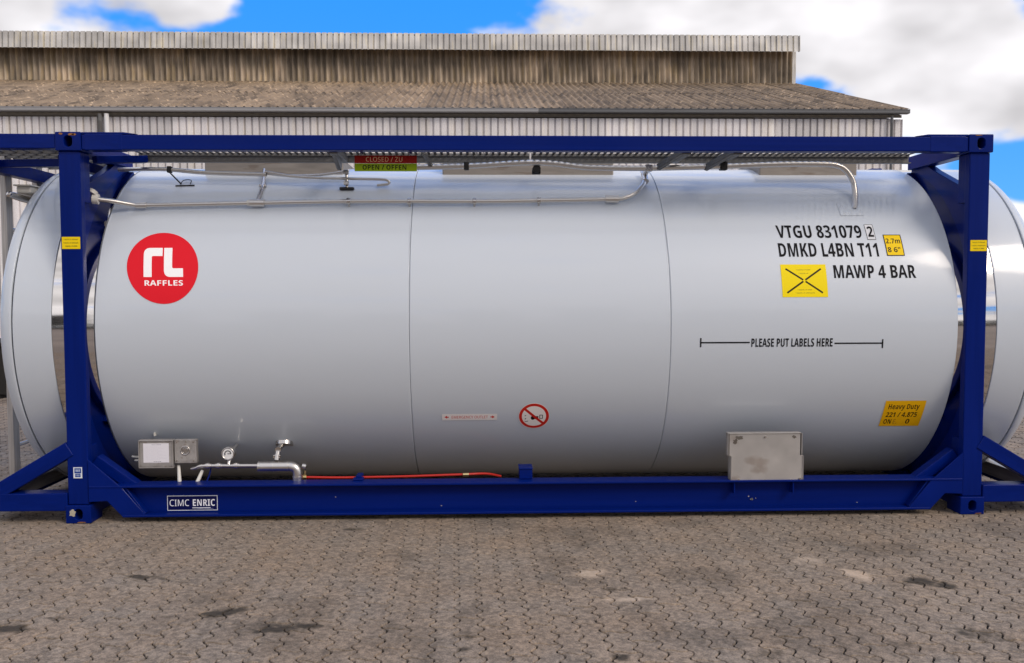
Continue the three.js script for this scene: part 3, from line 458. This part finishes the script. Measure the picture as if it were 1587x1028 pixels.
// ---- instruments at the lower left
{
  const b = part('document_box', [rbox(-2.592, -2.378, 0.342, 0.52, 1.045, 1.1, 0.004)], M.dullSteel, tank, 'stainless document box with a printed sheet');
  part('lid_rim', [rbox(-2.598, -2.372, 0.514, 0.522, 1.05, 1.108, 0.003), box(-2.598, -2.592, 0.342, 0.514, 1.06, 1.106), box(-2.378, -2.372, 0.342, 0.514, 1.06, 1.106), box(-2.598, -2.372, 0.336, 0.342, 1.06, 1.106)], M.dullSteel, b);
  part('printed_sheet', box(-2.567, -2.4, 0.372, 0.5, 1.1, 1.1022), film(canvasTex(512, 392, (g, w, h) => { g.fillStyle = '#e6e4ea'; g.fillRect(0, 0, w, h); scribble(g, 160, 22, 200, 12, '#7b7788'); for (let i = 0; i < 13; i++) scribble(g, 28, 62 + i * 22, 260 + (i * 67) % 190, 5, '#c4c0cc'); scribble(g, 200, 366, 150, 10, '#333038'); })), b);
  const c = part('gauge_cabinet', [rbox(-2.366, -2.222, 0.364, 0.522, 1.05, 1.095, 0.004)], M.dullSteel, tank, 'square stainless cabinet with a round dial');
  part('dial', [new THREE.TorusGeometry(0.028, 0.004, 8, 28).translate(-2.294, 0.45, 1.097), cylBetween(V(-2.294, 0.45, 1.09), V(-2.294, 0.45, 1.1), 0.013, 16), new THREE.TorusGeometry(0.018, 0.002, 6, 20).translate(-2.294, 0.45, 1.097)], M.steel, c);
  for (const [x, y] of [[-2.35, 0.505], [-2.24, 0.505], [-2.35, 0.382], [-2.24, 0.382], [-2.29, 0.508]]) part('screw', cylBetween(V(x, y, 1.093), V(x, y, 1.099), 0.005, 8), M.steel, c);
  part('capillary', [cylBetween(V(-2.7, 0.385, 0.95), V(-2.585, 0.38, 0.98), 0.007, 8), cylBetween(V(-2.67, 0.365, 0.98), V(-2.585, 0.363, 1.0), 0.007, 8), box(-2.545, -2.5, 0.526, 0.56, 0.9, 0.92), box(-2.545, -2.54, 0.526, 0.55, 0.9, 0.97)], M.nylon, b);
  const sp = part('drain_pipe', [tube([V(-2.265, 0.32, 1.06), V(-2.23, 0.33, 1.075), V(-2.2, 0.341, 1.08), V(-2.12, 0.343, 1.08)], 0.013, 24), cylBetween(V(-2.13, 0.343, 1.08), V(-1.81, 0.341, 1.08), 0.0135, 16)], M.pipe, tank, 'thin steel drain pipe with gauge and elbow');
  for (const x of [-2.15, -2.08, -1.965]) part('union', [cylBetween(V(x - 0.008, 0.343, 1.08), V(x + 0.008, 0.343, 1.08), 0.022, 12), cylBetween(V(x - 0.02, 0.343, 1.08), V(x + 0.02, 0.343, 1.08), 0.017, 12)], M.pipe, sp);
  part('pipe_cover', [cylBetween(V(-1.82, 0.335, 1.08), V(-1.62, 0.335, 1.08), 0.034, 24), tube([V(-1.63, 0.335, 1.08), V(-1.6, 0.334, 1.08), V(-1.573, 0.32, 1.08), V(-1.562, 0.29, 1.08), V(-1.561, 0.24, 1.08)], 0.0335, 30, 22), cylBetween(V(-1.561, 0.27, 1.08), V(-1.561, 0.19, 1.08), 0.031, 22)], M.pipe, sp);
  for (const [x, y] of [[-1.815, 0.335], [-1.72, 0.335], [-1.625, 0.335]]) part('cover_clip', cylBetween(V(x - 0.004, y, 1.08), V(x + 0.004, y, 1.08), 0.0365, 24), M.pipe, sp);
  part('cover_clip', cylBetween(V(-1.561, 0.262, 1.08), V(-1.561, 0.27, 1.08), 0.0365, 24), M.pipe, sp);
  const ga = part('pressure_gauge', [cylBetween(V(-2.013, 0.427, 1.05), V(-2.016, 0.425, 1.09), 0.043, 28), cylBetween(V(-2.008, 0.45, 0.9), V(-2.012, 0.428, 1.0), 0.012, 16)], M.pipe, tank, 'round white faced pressure gauge');
  part('dial_face', cylBetween(V(-2.016, 0.425, 1.088), V(-2.0161, 0.4249, 1.092), 0.036, 28), M.white, ga); part('bezel', new THREE.TorusGeometry(0.039, 0.005, 8, 30).translate(-2.016, 0.425, 1.091), M.steel, ga);
  part('needle', [new THREE.TorusGeometry(0.02, 0.003, 6, 14, 3.6).translate(-2.016, 0.425, 1.0925), box(-2.019, -1.995, 0.423, 0.427, 1.092, 1.0935)], M.ink, ga);
  part('gauge_stem', [cylBetween(V(-2.014, 0.39, 1.06), V(-2.015, 0.35, 1.08), 0.012, 10), cylBetween(V(-2.014, 0.372, 1.07), V(-2.014, 0.385, 1.062), 0.018, 6)], M.pipe, ga);
  part('sample_valve', [cylBetween(onCyl(-1.69, -42, R - 0.01), onCyl(-1.69, -42.5, R + 0.012), 0.06, 24), cylBetween(onCyl(-1.7, -42.5, R), V(-1.695, 0.44, 1.05), 0.02, 12), cylBetween(V(-1.695, 0.43, 1.05), V(-1.7, 0.375, 1.07), 0.018, 10), rboxAt(V(-1.7, 0.4, 1.06), 0.05, 0.025, 0.03)], M.steel, tank, 'small steel sample valve above the pipe cover');
  part('elbow_lug', [cylBetween(V(-1.53, 0.335, 1.07), V(-1.505, 0.33, 1.07), 0.02, 6)], M.pipe, sp);
  for (const [a, b2] of [[V(-2.352, 0.345, 1.06), V(-2.338, 0.235, 1.09)], [V(-2.195, 0.31, 1.06), V(-2.222, 0.235, 1.09)]]) part('drain_tube', [cylBetween(a, b2, 0.011, 10, 0.013), cylBetween(b2, b2.clone().add(V(0.002, -0.02, 0.004)), 0.017, 10)], M.nylon, tank);
  part('blue_hose', tube([V(-2.14, 0.33, 1.05), V(-2.15, 0.28, 1.06), V(-2.165, 0.23, 1.08)], 0.005, 16, 8), M.blue, tank);
  const hose = part('red_hose', tube([V(-1.52, 0.25, 1.03), V(-1.3, 0.243, 1.02), V(-1.1, 0.242, 1.01), V(-0.8, 0.244, 1.0), V(-0.45, 0.247, 0.97), V(-0.3, 0.235, 0.9), V(-0.2, 0.2, 0.82)], 0.0085, 90, 10), M.red, tank, 'red hose lying behind the bottom rail');
  part('hose_fitting', [cylBetween(V(-1.545, 0.251, 1.03), V(-1.51, 0.25, 1.03), 0.016, 8), cylBetween(V(-1.525, 0.25, 1.03), V(-1.52, 0.295, 1.03), 0.008, 8)], M.brass, hose); part('hose_fitting', cylBetween(V(-0.46, 0.247, 0.98), V(-0.42, 0.247, 0.977), 0.014, 8), M.brass, hose);
}
// ---- stainless cabinet at the lower right
{
  const t = part('tool_cabinet', [prismXY([[1.311, 0.552], [1.311, 0.402], [1.322, 0.402], [1.322, 0.232], [1.807, 0.232], [1.807, 0.404], [1.786, 0.404], [1.786, 0.552]], 1.19, 1.2, 0.0015), box(1.318, 1.782, 0.24, 0.547, 1.145, 1.19)], M.dullSteel, tank, 'flat stainless steel cabinet on the bottom rail');
  part('lid_lip', [rbox(1.3, 1.79, 0.552, 0.558, 1.145, 1.206, 0.003)], M.dullSteel, t);
  for (const q of [[1.3, 1.305, 0.405, 0.552, 1.15, 1.2], [1.795, 1.8, 0.405, 0.552, 1.15, 1.2], [1.803, 1.807, 0.24, 0.404, 1.2, 1.206], [1.322, 1.326, 0.24, 0.4, 1.2, 1.206]]) part('side_flange', box(...q), M.dullSteel, t);
  for (const [x, y] of [[1.55, 0.53], [1.375, 0.243], [1.55, 0.24], [1.73, 0.24], [1.785, 0.25]]) part('bolt', cylBetween(V(x, y, 1.199), V(x, y, 1.208), 0.007, 8), M.steel, t);
  const dirt = std({ color: lin(0.16, 0.14, 0.12), roughness: 0.8, map: dullMap });
  const smear = (cx, cy, w, h, sd) => { seed = sd; const p = []; for (let i = 0; i < 15; i++) { const a = i / 15 * 2 * Math.PI, q = rr(0.45, 1.1); p.push(new THREE.Vector2(cx + w * q * Math.cos(a), cy + h * q * Math.sin(a))); } const g = new THREE.ShapeGeometry(new THREE.Shape(p)); g.translate(0, 0, 1.2015); part('dirt_smear', g, dirt, t); };
  smear(1.375, 0.525, 0.035, 0.014, 3); smear(1.35, 0.5, 0.018, 0.02, 6); smear(1.745, 0.53, 0.018, 0.014, 12);
  seed = 4242;
  for (const x of [1.345, 1.74]) part('support_bracket', box(x, x + 0.008, 0.15, 0.227, 1.138, 1.2), M.blue, t);
  part('rail_nut', [cylBetween(V(1.484, 0.1, 1.138), V(1.484, 0.1, 1.146), 0.008, 6)], M.galv, tank);
}
// ---- ladder at the left end
{
  const l = part('ladder', [rbox(-3.6, -3.56, 0.2, 2.46, 0.73, 0.81, 0.004), rbox(-3.6, -3.56, 0.2, 2.46, 0.3, 0.38, 0.004)], M.dullSteel, tank, 'stainless ladder at the left end of the tank');
  for (const y of [0.43, 0.73, 1.03, 1.33, 1.63, 1.93, 2.18]) part('rung', cylBetween(V(-3.58, y, 0.37), V(-3.58, y, 0.74), 0.014, 10), M.steel, l);
  part('platform_pipe', [new THREE.SphereGeometry(0.022, 12, 8).translate(-3.52, 2.16, 0.84), tube([V(-3.52, 2.16, 0.84), V(-3.52, 2.145, 0.6), V(-3.52, 2.17, 0.3), V(-3.5, 2.18, -0.1)], 0.022, 40)], M.steel, tank);
  part('pull_handle', [rbox(-3.56, -3.46, 2.185, 2.235, 0.42, 0.68, 0.012), cylBetween(V(-3.5, 2.19, 0.56), V(-3.42, 2.19, 0.56), 0.02, 12), rbox(-3.57, -3.45, 2.235, 2.245, 0.4, 0.7, 0.003)], M.nylon, tank);
}

// ---------------------------------------------------------------- dark bin far left
{
  const b = new THREE.Group(); b.name = 'storage_bin'; b.position.set(-7.5, -0.01, -5.9); scene.add(b); b.userData = { label: 'dark low storage bin behind the tank container at the left edge', category: 'bin' };
  const m = std({ color: lin(0.018, 0.016, 0.015), roughness: 0.8, map: dullMap });
  part('body', prismXY([[-0.62, 0.06], [0.62, 0.06], [0.7, 0.72], [-0.7, 0.72]], -0.5, 0.6, 0.01), m, b); part('lid', rbox(-0.72, 0.72, 0.72, 0.78, -0.52, 0.63, 0.015), m, b);
  for (const x of [-0.45, 0, 0.45]) part('rib', rbox(x - 0.03, x + 0.03, 0.08, 0.7, 0.6, 0.63), m, b);
  for (const x of [-0.5, 0.5]) part('skid', rbox(x - 0.05, x + 0.05, 0, 0.06, -0.5, 0.6), m, b);
}
// ---------------------------------------------------------------- trees and hedge across the yard, mirrored in the polished bands
{
  function leaves(n, f, size) { const pos = [], ix = [], nor = []; for (let i = 0; i < n; i++) { const p = f(), a = V(rr(-1, 1), rr(-1, 1), rr(-1, 1)).normalize(), b = V(rr(-1, 1), rr(-1, 1), rr(-1, 1)).cross(a).normalize(), s = size * rr(0.6, 1.3), o = i * 4, nn = a.clone().cross(b); for (const [u, v] of [[-1, -1], [1, -1], [1, 1], [-1, 1]]) { pos.push(p.x + (a.x * u + b.x * v) * s, p.y + (a.y * u + b.y * v) * s, p.z + (a.z * u + b.z * v) * s); nor.push(nn.x, nn.y, nn.z); } ix.push(o, o + 1, o + 2, o, o + 2, o + 3); } const g = new THREE.BufferGeometry(); g.setAttribute('position', new THREE.Float32BufferAttribute(pos, 3)); g.setAttribute('normal', new THREE.Float32BufferAttribute(nor, 3)); g.setIndex(ix); return g; }
  const bark = std({ color: lin(0.09, 0.07, 0.055), roughness: 1 }), twig = std({ color: lin(0.14, 0.115, 0.09), roughness: 1, side: THREE.DoubleSide }), green = std({ color: lin(0.03, 0.035, 0.022), roughness: 1, side: THREE.DoubleSide });
  const lobes = [...Array(26)].map(() => { const a = rr(0, 6.28), h = rr(0, 1); return V(Math.cos(a) * rr(0.5, 3.1) * (1 - 0.4 * h), 3.6 + h * 6.6, Math.sin(a) * rr(0.5, 3.1) * (1 - 0.4 * h)); });
  const proto = new THREE.Group(); proto.name = 'bare_tree';
  part('crown', leaves(2600, () => { const l = lobes[Math.floor(rnd() * lobes.length)]; return V(l.x + rr(-1, 1) * rr(0.2, 1.5), l.y + rr(-1, 1) * rr(0.2, 1.4), l.z + rr(-1, 1) * rr(0.2, 1.5)); }, 0.16), twig, proto);
  part('trunk', [cylBetween(V(0, -0.1, 0), V(0.1, 4, 0), 0.3, 10, 0.2), ...lobes.slice(0, 12).map(l => cylBetween(V(0.08, 3.2, 0), l, 0.11, 6, 0.03))], bark, proto);
  for (let i = 0; i < 17; i++) { const t = i ? proto.clone() : proto; t.name = i ? 'bare_tree_' + String(i).padStart(3, '0') : 'bare_tree'; t.position.set(-56 + i * 7 + rr(-1.6, 1.6), 0, 52 + rr(-4, 6)); t.rotation.y = rr(0, 6.28); t.scale.setScalar(rr(0.8, 1.2)); scene.add(t); t.userData = { label: 'bare brown tree in the row mirrored in the polished tank bands', category: 'tree', group: 'trees across the yard' }; }
  const hedge = part('hedge', leaves(14000, () => V(rr(-60, 60), rr(0, 1) * 2.9, 46 + rr(-0.8, 0.8)), 0.13), green, scene); hedge.userData = { label: 'long dark hedge across the yard mirrored in the polished tank bands', category: 'hedge' };
}
console.log('built');
renderer.render(scene, camera);
